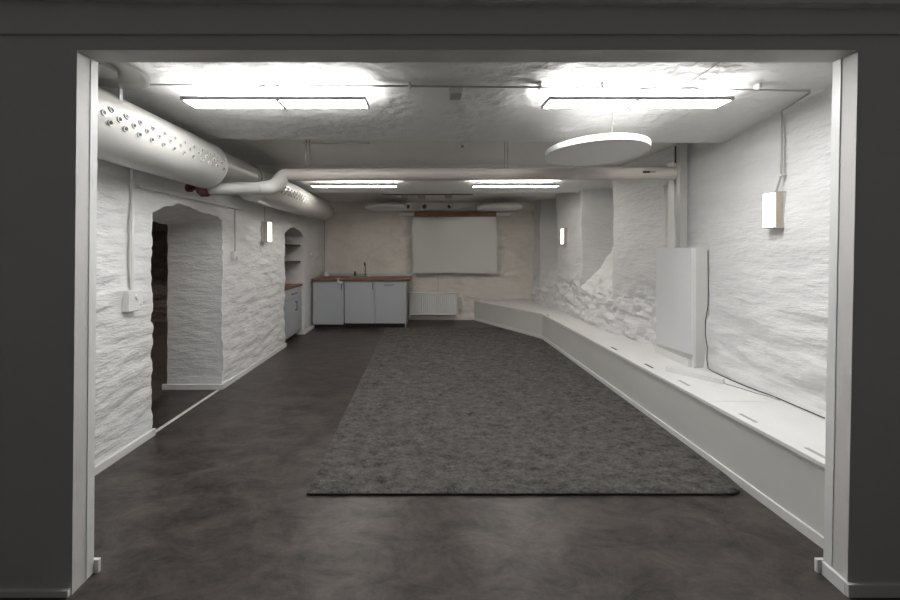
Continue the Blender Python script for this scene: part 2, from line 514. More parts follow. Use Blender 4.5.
# ------------------------------------------------------------------ long low bench along the right wall
HB = 0.41
P0, P1, P2 = Vector((1.895, 1.565)), Vector((1.852, 5.66)), Vector((0.95, 7.21))
bench = thing('bench', 'long low white boxed-in bench running along the rough right wall', 'bench', (2.1, 4.0, 0))
def offset_path(d):
    pts = []
    n1 = Vector((-(P1 - P0).y, (P1 - P0).x)).normalized()
    n2 = Vector((-(P2 - P1).y, (P2 - P1).x)).normalized()
    b = (n1 + n2).normalized(); k = 1 / b.dot(n1)
    return [P0 + n1 * d, P1 + b * d * k, P2 + n2 * d]
def ribbon(name, d0, d1, z0, z1, m, parent):
    A, Bq = offset_path(d0), offset_path(d1)
    bm = bmesh.new()
    r = [[bm.verts.new((p.x, p.y, z)) for p in (a, b) for z in (z0, z1)] for a, b in zip(A, Bq)]
    for a, b in zip(r, r[1:]):
        bm.faces.new((a[0], a[1], b[1], b[0])); bm.faces.new((a[2], b[2], b[3], a[3]))
        bm.faces.new((a[1], a[3], b[3], b[1])); bm.faces.new((a[0], b[0], b[2], a[2]))
    bm.faces.new((r[0][0], r[0][2], r[0][3], r[0][1])); bm.faces.new((r[-1][0], r[-1][1], r[-1][3], r[-1][2]))
    return finish(name, bm, m, parent)
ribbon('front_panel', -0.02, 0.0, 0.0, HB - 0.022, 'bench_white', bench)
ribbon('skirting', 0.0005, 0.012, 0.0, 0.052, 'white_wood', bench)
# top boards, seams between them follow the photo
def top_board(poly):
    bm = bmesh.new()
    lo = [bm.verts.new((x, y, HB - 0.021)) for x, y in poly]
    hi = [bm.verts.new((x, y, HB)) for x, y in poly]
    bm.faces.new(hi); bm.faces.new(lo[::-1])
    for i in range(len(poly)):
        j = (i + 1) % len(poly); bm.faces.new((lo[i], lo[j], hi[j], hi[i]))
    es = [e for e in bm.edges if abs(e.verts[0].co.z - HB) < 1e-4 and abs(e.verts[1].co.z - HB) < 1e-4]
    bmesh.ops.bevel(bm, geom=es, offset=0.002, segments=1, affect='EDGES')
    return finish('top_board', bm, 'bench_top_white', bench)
def fx(y): return 1.895 + (1.852 - 1.895) * (y - 1.565) / (5.66 - 1.565) - 0.014
def bx_(y): return rx_face(y) + 0.045
K = offset_path(0.014)
top_board([(fx(1.565), 1.565), (bx_(1.565), 1.565), (bx_(2.35), 2.35), (fx(2.35), 2.35)])
top_board([(fx(2.353), 2.353), (bx_(2.353), 2.353), (bx_(3.2), 3.2), (bx_(4.0), 4.0), (fx(4.0), 4.0)])
top_board([(fx(4.003), 4.003), (bx_(4.003), 4.003), (bx_(4.37), 4.37), (bx_(5.7), 5.7), (K[1].x, K[1].y)])
top_board([(K[1].x + .001, K[1].y + .003), (bx_(5.703), 5.703), (bx_(7.21), 7.21), (K[2].x, K[2].y - 0.003)])
def slot_px(x, y):     # slot position on the bench top, from its place in the picture
    z = 350 * (1.42 - HB) / (y - 251)
    return (x - 428) * z / 350, z
vent_src = None
for (px, py) in ((548, 315.5), (614, 348.5), (649, 366), (684, 383), (748, 418), (818, 454)):
    X, Y = slot_px(px, py)
    bm = bmesh.new(); box(bm, X - 0.011, X + 0.011, Y - 0.055, Y + 0.055, HB + 0.0002, HB + 0.0016)
    finish('vent_slot', bm, 'shelf_wood' if py < 370 else 'cable_grey', bench)

# ------------------------------------------------------------------ white boxed casing standing on the bench
cz = thing('cabinet', 'tall narrow white box cabinet standing on the bench against the wall', 'cabinet', (2.36, 3.26, HB))
B('carcass', (2.285, 2.46, 3.03, 3.50, HB + 0.001, 1.446), 'bench_white', cz, 0.003)
bm = bmesh.new()
hexa(bm, [(2.258, 3.005, 0.53), (2.284, 3.005, 0.53), (2.274, 3.49, 0.50), (2.284, 3.49, 0.50),
          (2.258, 3.005, 1.447), (2.284, 3.005, 1.447), (2.274, 3.49, 1.45), (2.284, 3.49, 1.45)])
finish('front_panel', bm, 'box_grey', cz)
B('side_panel', (2.285, 2.305, 3.010, 3.0295, HB + 0.002, 1.445), 'white_wood', cz)
B('plinth', (2.262, 2.2845, 3.04, 3.49, HB + 0.001, 0.47), 'white_wood', cz, 0.002)

# loose board lying on the bench
bm = bmesh.new()
c0, c1 = Vector((2.00, 2.945, 0)), Vector((2.225, 2.645, 0))
d = (c1 - c0).normalized(); n_ = Vector((-d.y, d.x, 0))
hexa(bm, [tuple(c0 + Vector((0, 0, HB + .001))), tuple(c1 + Vector((0, 0, HB + .001))), tuple(c0 + n_ * .07 + Vector((0, 0, HB + .001))), tuple(c1 + n_ * .07 + Vector((0, 0, HB + .001))),
          tuple(c0 + Vector((0, 0, HB + .037))), tuple(c1 + Vector((0, 0, HB + .037))), tuple(c0 + n_ * .07 + Vector((0, 0, HB + .037))), tuple(c1 + n_ * .07 + Vector((0, 0, HB + .037)))])
tag(finish('wooden_board', bm, 'white_wood'), 'short white board lying loose on the bench before the box cabinet', 'board')

# ------------------------------------------------------------------ ceiling strip lights
def tube_light(label, cx, y0, y1, x_len, rear, divider, group):
    zb, zt = 2.320, 2.340
    if rear: zb, zt = 2.300, 2.325
    yc = (y0 + y1) / 2
    t = thing('strip_light', label, 'ceiling light', (cx, yc, zb), group)
    x0, x1 = cx - x_len / 2, cx + x_len / 2
    e = 0.010
    bm = bmesh.new()
    box(bm, x0, x1, y0, y0 + e, zb, zt); box(bm, x0, x1, y1 - e, y1, zb, zt)
    box(bm, x0, x0 + e, y0 + e, y1 - e, zb, zt); box(bm, x1 - e, x1, y0 + e, y1 - e, zb, zt)
    finish('frame', bm, 'fixture_grey', t)
    for a, b in ((x0 + e, divider - 0.009), (divider + 0.009, x1 - e)):
        B('diffuser', (a, b, y0 + e, y1 - e, zb + 0.002, zb + 0.006), 'tube_rear' if rear else 'tube_front', t)
    B('divider', (divider - 0.009, divider + 0.009, y0 + e, y1 - e, zb - .001, zb + 0.007), 'dark_metal', t)
    B('uplight_lens', (x0 + 0.02, x1 - 0.02, y0 + 0.02, y1 - 0.02, zt - 0.008, zt - 0.004), 'tube_rear_up' if rear else 'tube_front_up', t)
    for x in (x0 + 0.05, x1 - 0.05):
        zc = ceil_h(yc) + 0.0
        T('hanger_wire', [(x, yc, zt - 0.01), (x, yc, zc)], 0.0025, 'dark_metal', t, 6)
    return t
GL = 'strip lights under the vaulted ceiling'
tube_light('strip light nearest the big perforated duct, front left, cord loop above', -0.922, 2.08, 2.22, 1.105, False, -0.90, GL)
tube_light('strip light on the front right, above the round hanging disc', 1.270, 2.08, 2.22, 1.105, False, 1.255, GL)
tube_light('far strip light on the left, behind the horizontal pipe', -1.008, 4.71, 4.85, 1.165, True, -1.008, GL)
tube_light('far strip light on the right, behind the horizontal pipe', 1.192, 4.71, 4.85, 1.165, True, 1.192, GL)

# ------------------------------------------------------------------ wall sconces
def sconce(label, side, x_wall, yc, zc, dep, wid, h):
    """side = -1: on the left wall facing +x; +1: on the right wall facing -x"""
    s = -side
    t = thing('wall_lamp', label, 'wall lamp', (x_wall, yc, zc), 'box wall lamps on the rough walls')
    y0, y1 = yc - wid / 2, yc + wid / 2
    def xb(a, b): return (x_wall + s * a, x_wall + s * b) if s > 0 else (x_wall + s * b, x_wall + s * a)
    B('back_plate', (*xb(-0.02, 0.008), y0, y1, zc - h / 2, zc + h / 2), 'aluminium', t)
    bm = bmesh.new()
    for q in ((y0, y1, zc + h / 2 - .006, zc + h / 2), (y0, y1, zc - h / 2, zc - h / 2 + .006)):
        box(bm, *xb(0.008, dep), *q)
    for (ya, yb) in ((y0, y0 + .004), (y1 - .004, y1)):
        box(bm, *xb(dep - .005, dep), ya, yb, zc - h / 2, zc + h / 2)
        box(bm, *xb(0.008, .013), ya, yb, zc - h / 2, zc + h / 2)
    finish('frame', bm, 'aluminium', t)
    B('glass_front', (*xb(dep - 0.012, dep - 0.002), y0 + .004, y1 - .004, zc - h / 2 + .006, zc + h / 2 - .006), 'sconce_glow', t)
    for (ya, yb) in ((y0 + .001, y0 + .004), (y1 - .004, y1 - .001)):
        B('side_panel', (*xb(0.013, dep - 0.013), ya, yb, zc - h / 2 + .006, zc + h / 2 - .006), 'frosted_side', t)
    return t
sconce('lit box wall lamp on right wall beside the opening, nearest the camera', 1, 2.415, 2.413, 1.70, 0.072, 0.088, 0.245)
sconce('lit box wall lamp on the left wall, past the arched doorway', -1, -2.108, 4.50, 1.665, 0.080, 0.10, 0.26)
sconce('small lit box wall lamp on right wall pier between the two window recesses', 1, 2.262, 5.72, 1.66, 0.075, 0.10, 0.26)

# ------------------------------------------------------------------ ventilation duct
DX, DH, DR = -1.86, 2.135, 0.190
duct = thing('ventilation_duct', 'large off-white round air duct running under the ceiling along left wall', 'duct', (DX, 3.0, DH))
def lprof(y0, y1, r, c=0.012):
    return [(0.0, y0), (r - c, y0), (r, y0 + c), (r, y1 - c), (r - c, y1), (0.0, y1)]
dark = 'duct_paint'
s1 = L('perforated_section', [(0.0, 1.56), (DR, 1.56), (DR, 2.90), (DR + .003, 2.902), (DR + .003, 2.92), (0.0, 2.92)], (DX, 0, DH), 'duct_paint', duct, 'Y', 64)
L('connecting_section', [(0.0, 2.92), (0.128, 2.92), (0.128, 3.58), (0.136, 3.585), (0.136, 3.61), (0.128, 3.615), (0.128, 3.70), (0.0, 3.70)], (DX, 0, 2.185), 'duct_paint', duct, 'Y', 48)
L('collar', [(0.0, 3.62), (0.15, 3.62), (0.15, 3.70), (0.0, 3.70)], (DX, 0, 2.18), 'duct_paint', duct, 'Y', 48)
s2 = L('perforated_section', [(0.0, 3.70), (DR, 3.70), (DR, 6.20), (DR - .012, 6.25), (DR - .04, 6.27), (0.0, 6.27)], (DX, 0, DH), 'duct_paint', duct, 'Y', 64)
B('hanging_band', (-1.728, -1.718, 1.95, 1.97, 2.262, 2.35), 'duct_paint', duct)
# nozzles: small dark cups with a pale rim
def nozzle_mesh():
    bm = bmesh.new()
    lathe(bm, [(0.0, 0.001), (0.009, 0.001), (0.0105, 0.006), (0.0155, 0.007), (0.0165, 0.003), (0.0165, -0.004), (0.0, -0.004)], (0, 0, 0), 'X', 14)
    for f in bm.faces:
        f.material_index = 0
        c = f.calc_center_median()
        if c.x < 0.0012 and c.x > 0: f.material_index = 1
    bmesh.ops.recalc_face_normals(bm, faces=bm.faces)
    me = bpy.data.meshes.new('nozzle'); bm.to_mesh(me); bm.free()
    me.materials.append(MATS['duct_paint']); me.materials.append(MATS['dark_metal'])
    me.shade_smooth(); me.set_sharp_from_angle(angle=math.radians(35))
    return me
NM = nozzle_mesh()
def nozzle(parent, y, deg):
    a = math.radians(deg)
    o = bpy.data.objects.new('nozzle', NM); COL.objects.link(o)
    o.parent = parent
    wp = Vector((DX + DR * math.cos(a), y, DH + DR * math.sin(a)))
    o.location = wp - parent_world(parent)
    o.rotation_euler = (0, -a, 0)
for k in range(13):
    y = 1.80 + 0.0935 * k - 0.0935
    for deg, dy in ((-1, 0), (9, 0.046), (-12, 0.042)):
        if y + dy < 2.88: nozzle(s1, y + dy, deg)
for k in range(12):
    y = 3.78 + 0.0935 * k
    for deg, dy in ((-1, 0), (9, 0.046), (-12, 0.042)): nozzle(s2, y + dy, deg)

# round cover on the ceiling above the duct
t = thing('air_vent', 'round pale air vent on the ceiling in the front left corner above duct', 'vent', (-1.72, 1.81, 2.40))
L('vent_cover', [(0.0, 0.03), (0.19, 0.03), (0.205, -0.01), (0.222, -0.022), (0.226, -0.034), (0.218, -0.046), (0.205, -0.048), (0.193, -0.040), (0.18, -0.028), (0.12, -0.022), (0.0, -0.022)], (-1.72, 1.81, 2.40), 'duct_paint', t, n=48)
L('vent_ring', [(0.0, -0.0218), (0.09, -0.0218), (0.09, -0.045), (0.075, -0.050), (0.0, -0.050)], (-1.72, 1.81, 2.40), 'duct_paint', t, n=32)

# ------------------------------------------------------------------ horizontal pipe with valve
pipe = thing('pipe', 'beige painted horizontal pipe crossing the room under the ceiling', 'pipe', (0.3, 3.2, 2.11))
T('main_pipe', [(-1.31, 3.2, 2.115), (2.225, 3.2, 2.130)], 0.056, 'pipe_paint', pipe, 24)
T('end_cap', [(2.225, 3.2, 2.130), (2.245, 3.2, 2.130)], 0.06, 'pipe_paint', pipe, 24)
T('elbow', [(-1.435, 3.03, 1.965), (-1.40, 3.035, 1.967), (-1.365, 3.05, 1.975), (-1.34, 3.08, 1.995), (-1.33, 3.12, 2.03), (-1.33, 3.16, 2.07), (-1.32, 3.19, 2.10), (-1.30, 3.20, 2.115)],
  [0.057, 0.062, 0.064, 0.065, 0.064, 0.062, 0.06, 0.058], 'duct_paint', pipe, 24)
T('branch_pipe', [(-1.92, 3.015, 1.952), (-1.435, 3.03, 1.965)], 0.052, 'duct_paint', pipe, 24)
L('valve_cap', [(0.0, -0.05), (0.042, -0.05), (0.060, -0.03), (0.060, 0.03), (0.05, 0.045), (0.0, 0.045)], (-1.915, 3.00, 1.945), 'maroon', pipe, 'X', 8)
L('valve_knob', [(0.0, -0.13), (0.034, -0.13), (0.034, -0.095), (0.018, -0.09), (0.018, -0.045), (0.0, -0.045)], (-1.915, 2.975, 1.955), 'maroon', pipe, 'X', 12)
for x in (-1.10, 0.715):
    bm = bmesh.new()
    tube(bm, [(x - .014, 3.2, 2.165), (x - .014, 3.2, 2.456)], 0.004, 6); tube(bm, [(x + .014, 3.2, 2.165), (x + .014, 3.2, 2.456)], 0.004, 6)
    box(bm, x - .03, x + .03, 3.18, 3.22, 2.445, 2.457)
    finish('pipe_hanger', bm, 'pipe_paint', pipe)
bm = bmesh.new(); box(bm, 1.93, 1.99, 3.135, 3.150, 2.12, 2.138, bevel=0.003); box(bm, 1.975, 2.04, 3.135, 3.148, 2.126, 2.132)
finish('black_clip', bm, 'black', pipe)

# vertical conduit and thin pipes on the right wall
t = thing('wall_conduit', 'pale vertical cable channel on the right wall above the box cabinet', 'conduit', (2.38, 3.28, 1.44))
B('channel', (2.33, 2.40, 3.235, 3.285, 1.452, 2.46), 'duct_paint', t, 0.003)
B('rear_channel', (2.32, 2.42, 3.30, 3.38, 1.452, 2.25), 'plastic_white', t, 0.003)
B('dark_gap', (2.36, 2.42, 3.30, 3.35, 2.255, 2.42), 'black', t)
def thin_pipe(label, y, x):
    T_ = [(x - 0.04, y - 0.03, 2.07), (x - 0.01, y, 2.00), (x, y, 1.9), (x, y, 1.452)]
    o = T('thin_pipe', T_, 0.008, 'plastic_white'); tag(o, label, 'pipe')
    return o
thin_pipe('thin white pipe on right wall, left one of two by the cable channel', 3.50, 2.375)
thin_pipe('thin white pipe on right wall, right one of two by the cable channel', 3.42, 2.370)

# ------------------------------------------------------------------ round acoustic discs
def disc(label, x, y, z, r, h, tilt=0, hang=2.455):
    t = thing('acoustic_disc', label, 'acoustic panel', (x, y, z), 'round acoustic discs hung under the ceiling')
    L('disc', [(0.0, 0), (r - .002, 0), (r, .002), (r, h - .002), (r - .002, h), (0.0, h)], (x, y, z), 'panel_felt', t, n=96)
    for a in (0.6, 2.7, 4.8):
        T('hanging_wire', [(x + r * .6 * math.cos(a), y + r * .6 * math.sin(a), z + h - .003), (x + r * .6 * math.cos(a), y + r * .6 * math.sin(a), ceil_h(y + r * .6 * math.sin(a)) )], 0.0015, 'cable_grey', t, 6)
    return t
DISC_LABEL = 'large white round acoustic disc hung at front right, above the horizontal pipe'
disc(DISC_LABEL, 1.27, 2.665, 2.155, 0.362, 0.042)
disc('white round acoustic disc near back wall, left of the spotlights', -0.77, 6.66, 2.225, 0.425, 0.042)
disc('white round acoustic disc near back wall, right of the spotlights', 1.36, 6.66, 2.225, 0.425, 0.042)

# ------------------------------------------------------------------ spotlights on a track
t = thing('light_track', 'thin dark track fixed to the rear ceiling above the whiteboard', 'light track', (0.2, 6.10, 2.41))
B('rail', (-0.82, 0.78, 6.09, 6.11, 2.398, 2.412), 'dark_metal', t)
def spot(label, x, yaw):
    t = thing('spotlight', label, 'spotlight', (x, 6.10, 2.396), 'chrome spotlights on the rear track')
    B('base', (x - .075, x + .045, 6.07, 6.13, 2.335, 2.396), 'cable_grey', t, 0.003)
    T('stem', [(x + .02, 6.10, 2.336), (x + .02, 6.10, 2.245)], 0.005, 'chrome', t, 8)
    c = Vector((x + .02, 6.10, 2.205))
    bm = bmesh.new()
    lathe(bm, [(0.0, 0.05), (0.028, 0.045), (0.036, 0.02), (0.042, -0.03), (0.044, -0.045), (0.036, -0.045), (0.030, -0.02), (0.0, -0.015)], (0, 0, 0), 'Y', 20)
    bm.transform(Matrix.Translation(c) @ Matrix.Rotation(yaw, 4, 'Z') @ Matrix.Rotation(0.35, 4, 'X'))
    finish('head', bm, 'chrome', t, smooth=True, angle=40)
    bm = bmesh.new(); lathe(bm, [(0.0, 0.003), (0.03, 0.003), (0.03, -0.003), (0, -0.003)], (0, -0.028, 0), 'Y', 16)
    bm.transform(Matrix.Translation(c) @ Matrix.Rotation(yaw, 4, 'Z') @ Matrix.Rotation(0.35, 4, 'X'))
    finish('lens', bm, 'dark_metal', t)
spot('chrome spotlight on the track, left one of three, above whiteboard corner', -0.39, 0.7)
spot('chrome spotlight on the track, middle one of the three', -0.09, 0.2)
spot('chrome spotlight on the track, right one of three, above whiteboard centre', 0.37, -0.6)

# ------------------------------------------------------------------ whiteboard with wooden board on top and pale bar
t = thing('whiteboard', 'large blank whiteboard hanging on the back wall above the radiator', 'whiteboard', (0.55, 7.12, 0.98))
B('panel', (-0.300, 1.385, 7.075, 7.10, 0.985, 2.095), 'whiteboard', t)
bm = bmesh.new()
for q in ((-0.312, 1.397, 2.095, 2.108), (-0.312, 1.397, 0.972, 0.985)): box(bm, q[0], q[1], 7.062, 7.13, q[2], q[3])
for q in ((-0.312, -0.300), (1.385, 1.397)): box(bm, q[0], q[1], 7.062, 7.13, 0.985, 2.095)
finish('frame', bm, 'aluminium', t)
B('backing', (-0.29, 1.375, 7.101, 7.23, 1.0, 2.08), 'dark_metal', t)
bm = bmesh.new(); box(bm, -0.27, 1.37, 7.02, 7.06, 2.112, 2.205, bevel=0.003)
wb = tag(finish('wooden_plank', bm, 'board_wood'), 'reddish brown wooden plank along the top edge of the whiteboard', 'plank')
bm = bmesh.new(); box(bm, -0.59, 1.66, 7.061, 7.128, 2.135, 2.19, bevel=0.012)
tag(finish('screen_housing', bm, 'plastic_white'), 'long pale bar mounted behind the wooden plank, ends sticking out', 'projection screen')

# ------------------------------------------------------------------ radiator
t = thing('radiator', 'low white ribbed panel radiator on back wall under the whiteboard', 'radiator', (0.1, 7.1, 0.12))
bm = bmesh.new()
x0, x1, za, zb = -0.375, 0.585, 0.135, 0.585
nr = 24
prof = []
for i in range(nr * 4 + 1):
    x = x0 + .02 + (x1 - x0 - .04) * i / (nr * 4)
    ph = i % 4
    prof.append((x, 7.04 + (0.0 if ph in (0, 1) else 0.012)))
prev = None
for (x, y) in prof:
    a = [bm.verts.new((x, y, za + .03)), bm.verts.new((x, y, zb - .03))]
    if prev: bm.faces.new((prev[0], a[0], a[1], prev[1]))
    prev = a
finish('ribbed_panel', bm, 'radiator_white', t)
bm = bmesh.new()
box(bm, x0, x0 + .02, 7.035, 7.13, za, zb, bevel=.004); box(bm, x1 - .02, x1, 7.035, 7.13, za, zb, bevel=.004)
box(bm, x0, x1, 7.035, 7.13, zb - .03, zb, bevel=.004); box(bm, x0, x1, 7.035, 7.06, za, za + .03, bevel=.004)
finish('casing', bm, 'radiator_white', t)
B('wall_bracket', (x0 + .1, x1 - .1, 7.13, 7.195, 0.30, 0.34), 'plastic_white', t)
L('valve', [(0.0, 0), (0.022, 0), (0.026, 0.03), (0.02, 0.05), (0.0, 0.05)], (-0.372, 7.06, 0.08), 'plastic_white', t, 'Z', 14)
T('pipe', [(0.585, 7.09, 0.50), (0.66, 7.09, 0.50), (0.68, 7.09, 0.48), (0.68, 7.09, 0.24), (0.66, 7.12, 0.22), (0.66, 7.23, 0.22)], 0.010, 'plastic_white', t)
T('riser_pipe', [(0.66, 7.13, 0.49), (0.71, 7.13, 0.45), (0.71, 7.13, 0.18)], 0.008, 'plastic_white', t)
tag(T('cable', [(0.205, 7.20, 0.98), (0.21, 7.20, 0.60)], 0.005, 'cable_grey'), 'thin dark cable hanging between the whiteboard and the radiator', 'cable')
tag(T('pipe', [(0.76, 7.17, 0.54), (0.82, 7.17, 0.50), (0.90, 7.18, 0.48), (0.985, 7.20, 0.48)], 0.012, 'cable_white'), 'short bent pale pipe on back wall at the bench end', 'pipe')

# ------------------------------------------------------------------ kitchen run
KF = 6.42
def handle_v(parent, x, z0, z1, y=KF):
    bm = bmesh.new(); tube(bm, [(x, y - .001, z0 + .01), (x, y - .028, z0 + .012), (x, y - .028, z1 - .012), (x, y - .001, z1 - .01)], 0.006, 8)
    return finish('handle', bm, 'dark_metal', parent, smooth=True, angle=50)
def kitchen_unit(label, x0, x1, left, kind, dz=0.0):
    t = thing('kitchen_cabinet', label, 'cabinet', ((x0 + x1) / 2, KF + .28, 0.0), 'grey base cabinets under the sink counter')
    bm = bmesh.new(); box(bm, x0 + .001, x1 - .001, KF + .022, 7.18, 0.105, 0.868)
    finish('carcass', bm, 'grey_blue', t)
    B('toe_kick', (x0 + .001, x1 - .001, KF + .07, KF + .085, 0.0, 0.105), 'black', t)
    d = B('door', (x0 + .004, x1 - .004, KF, KF + .02, 0.092 - dz, 0.862 - dz), 'grey_blue', t, 0.002)
    if kind == 'v': handle_v(d, x1 - .035, 0.70, 0.84)
    else:
        bm = bmesh.new(); tube(bm, [(x1 - .37, KF - .001, .80), (x1 - .37, KF - .028, .80), (x1 - .20, KF - .028, .80), (x1 - .20, KF - .001, .80)], 0.006, 8)
        finish('handle', bm, 'dark_metal', d, smooth=True, angle=50)
    return t
kitchen_unit('grey sink run cabinet in the corner, its door slightly lower', -2.118, -1.545, True, 'v', 0.02)
kitchen_unit('grey cabinet in the middle of the run, under the tap', -1.533, -0.974, False, 'v')
kitchen_unit('grey cabinet beside the radiator, with a horizontal handle', -0.972, -0.424, False, 'h')
bm = bmesh.new(); box(bm, -0.4225, -0.4030, KF, 7.18, 0.0, 0.868)
tag(finish('end_panel', bm, 'grey_blue'), 'thin grey side panel ending the kitchen run next to the radiator', 'panel')
bm = bmesh.new()
box(bm, -2.13, -0.332, KF - .03, 7.195, 0.869, 0.909, bevel=0.003)
tag(finish('worktop', bm, 'counter_wood'), 'reddish brown wooden worktop on the grey kitchen cabinets', 'worktop')
bm = bmesh.new(); box(bm, -2.00, -0.42, 7.13, 7.194, 0.910, 0.965, bevel=0.002)
tag(finish('splashback', bm, 'aluminium'), 'low grey metal upstand along the wall behind the worktop', 'splashback')
t = thing('sink', 'small steel sink rim set in the wooden worktop by the tap', 'sink', (-1.2, 6.85, 0.91))
bm = bmesh.new()
box(bm, -1.50, -1.14, 6.70, 6.72, .910, .916); box(bm, -1.50, -1.14, 7.03, 7.12, .910, .916)
box(bm, -1.50, -1.48, 6.72, 7.03, .910, .916); box(bm, -1.16, -1.14, 6.72, 7.03, .910, .916)
finish('rim', bm, 'steel', t)
B('basin', (-1.479, -1.161, 6.721, 7.029, .9095, .9105), 'dark_metal', t)
t = thing('tap', 'tall thin chrome kitchen tap standing behind the sink', 'tap', (-1.265, 7.06, .916))
L('tap_base', [(0.0, .001), (0.026, .001), (0.026, .05), (0.018, .06), (0.0, .06)], (-1.265, 7.06, .916), 'chrome', t, n=20)
pts = [(-1.265, 7.06, .97), (-1.265, 7.06, 1.13)] + [(-1.265, 7.06 - .06 + .06 * math.cos(a), 1.13 + .06 * math.sin(a)) for a in [PI * k / 8 for k in range(1, 9)]]
T('spout', pts, 0.009, 'dark_metal', t, 12)
T('lever', [(-1.265, 7.05, .975), (-1.245, 6.98, .99)], 0.007, 'chrome', t, 8)
bm = bmesh.new(); lathe(bm, [(0.0, .001), (0.022, .001), (0.022, .07), (0.012, .08), (0.012, .10), (0.0, .10)], (-1.475, 7.07, .916), 'Z', 14)
tag(finish('soap_dispenser', bm, 'dark_metal', smooth=True, angle=40), 'little dark dispenser on the worktop left of the tap', 'dispenser')
bm = bmesh.new(); box(bm, -1.655, -1.61, 6.380, 6.3895, .845, .880, bevel=.006); box(bm, -1.612, -1.562, 6.376, 6.3895, .828, .868, bevel=.006)
box(bm, -1.655, -1.615, 6.3885, 6.42, .9095, .917)
box(bm, -1.655, -1.640, 6.380, 6.3895, .875, .917)
tag(finish('door_clip', bm, 'plastic_white'), 'small white plastic catch clipped to the worktop edge above corner cabinet', 'clip')
bm = bmesh.new(); lathe(bm, [(0.0, 0), (0.05, 0), (0.055, .05), (0.03, .09), (0.0, .09)], (-2.06, 7.10, .910), 'Z', 16)
tag(finish('cup', bm, 'cable_white', smooth=True, angle=40), 'small pale cup in the rear corner of the worktop', 'cup')

# ------------------------------------------------------------------ niche: cabinet, worktop, shelves
t = thing('niche_cabinet', 'grey drawer cabinet built into the arched niche in the left wall', 'cabinet', (-2.37, 5.58, 0.0))
B('carcass', (-2.60, -2.165, 5.215, 5.945, 0.10, 0.825), 'grey_blue', t)
B('toe_kick', (-2.26, -2.24, 5.215, 5.945, 0.0, 0.0995), 'black', t)
dr = B('drawer', (-2.1648, -2.145, 5.218, 5.942, 0.665, 0.82), 'drawer_grey', t, 0.002)
do = B('door', (-2.1648, -2.145, 5.218, 5.942, 0.085, 0.655), 'grey_blue', t, 0.002)
bm = bmesh.new(); tube(bm, [(-2.146, 5.50, .74), (-2.118, 5.50, .74), (-2.118, 5.68, .74), (-2.146, 5.68, .74)], 0.006, 8)
finish('handle', bm, 'dark_metal', dr, smooth=True, angle=50)
bm = bmesh.new(); tube(bm, [(-2.146, 5.66, .60), (-2.118, 5.66, .60), (-2.118, 5.66, .47), (-2.146, 5.66, .47)], 0.008, 8)
finish('handle', bm, 'dark_metal', do, smooth=True, angle=50)
bm = bmesh.new(); box(bm, -2.60, -2.135, 5.205, 5.955, 0.8255, 0.865, bevel=.003)
tag(finish('worktop', bm, 'counter_wood'), 'short brown wooden worktop on the cabinet in the arched niche', 'worktop')
bm = bmesh.new(); box(bm, -2.60, -2.17, 5.20, 5.96, 1.498, 1.530, bevel=.002)
tag(finish('wall_shelf', bm, 'shelf_wood'), 'upper brown shelf in the arched niche', 'shelf', 'shelves in the arched niche')
bm = bmesh.new(); box(bm, -2.60, -2.17, 5.20, 5.96, 1.222, 1.254, bevel=.002)
tag(finish('wall_shelf', bm, 'shelf_wood'), 'lower brown shelf in the arched niche', 'shelf', 'shelves in the arched niche')

# ------------------------------------------------------------------ cables, switches, small wall and ceiling things
t = thing('light_switch', 'white switch box with round knob on the left wall before doorway', 'switch', (-2.10, 2.47, 1.07))
B('box', (-2.125, -2.07, 2.425, 2.515, 0.995, 1.145), 'plastic_white', t, 0.006)
L('knob', [(0.0, 0.0), (0.022, 0.0), (0.020, 0.014), (0.0, 0.016)], (-2.070, 2.49, 1.095), 'plastic_white', t, 'X', 20)
B('socket_cover', (-2.11, -2.085, 2.516, 2.56, 1.03, 1.135), 'plastic_white', t, 0.004)
tag(T('cable', [(-2.088, 2.47, 1.145), (-2.085, 2.47, 1.6), (-2.088, 2.47, 2.05)], 0.010, 'cable_white'), 'white conduit rising from the switch box to the big duct', 'conduit')
bm = bmesh.new(); box(bm, -2.13, -2.075, 2.53, 3.97, 1.875, 1.905, bevel=.004)
tag(finish('cable_trunking', bm, 'cable_white'), 'long white cable trunking on left wall above the arched doorway', 'cable trunking')
tag(T('cable', [(-2.095, 3.80, 1.875), (-2.095, 3.80, 1.62), (-2.095, 3.80, 1.415)], 0.006, 'cable_grey'), 'thin grey cable dropping from trunking to the little socket', 'cable')
t = thing('wall_socket', 'small white wall socket on the left wall between doorway and wall lamp', 'socket', (-2.09, 3.80, 1.37))
B('box', (-2.125, -2.082, 3.765, 3.835, 1.335, 1.415), 'plastic_white', t, 0.005)
B('plug', (-2.0815, -2.055, 3.785, 3.815, 1.318, 1.36), 'plastic_white', t, 0.004)
tag(T('cable', [(-2.098, 4.50, 1.801), (-2.098, 4.50, 2.0)], 0.005, 'cable_grey'), 'short grey cable above the left wall lamp', 'cable')
t = thing('light_switch', 'small round white switch on left wall past the arched niche', 'switch', (-2.11, 6.30, 1.37))
B('plate', (-2.125, -2.095, 6.255, 6.345, 1.325, 1.415), 'plastic_white', t, .006)
L('knob', [(0, 0), (0.025, 0), (0.022, 0.018), (0, 0.02)], (-2.095, 6.30, 1.37), 'plastic_white', t, 'X', 16)
tag(T('cable', [(-2.12, 7.17, 0.98), (-2.12, 7.17, 1.6), (-2.12, 7.17, 2.23)], 0.009, 'cable_grey'), 'dark vertical cable in the rear left corner above the worktop', 'cable')

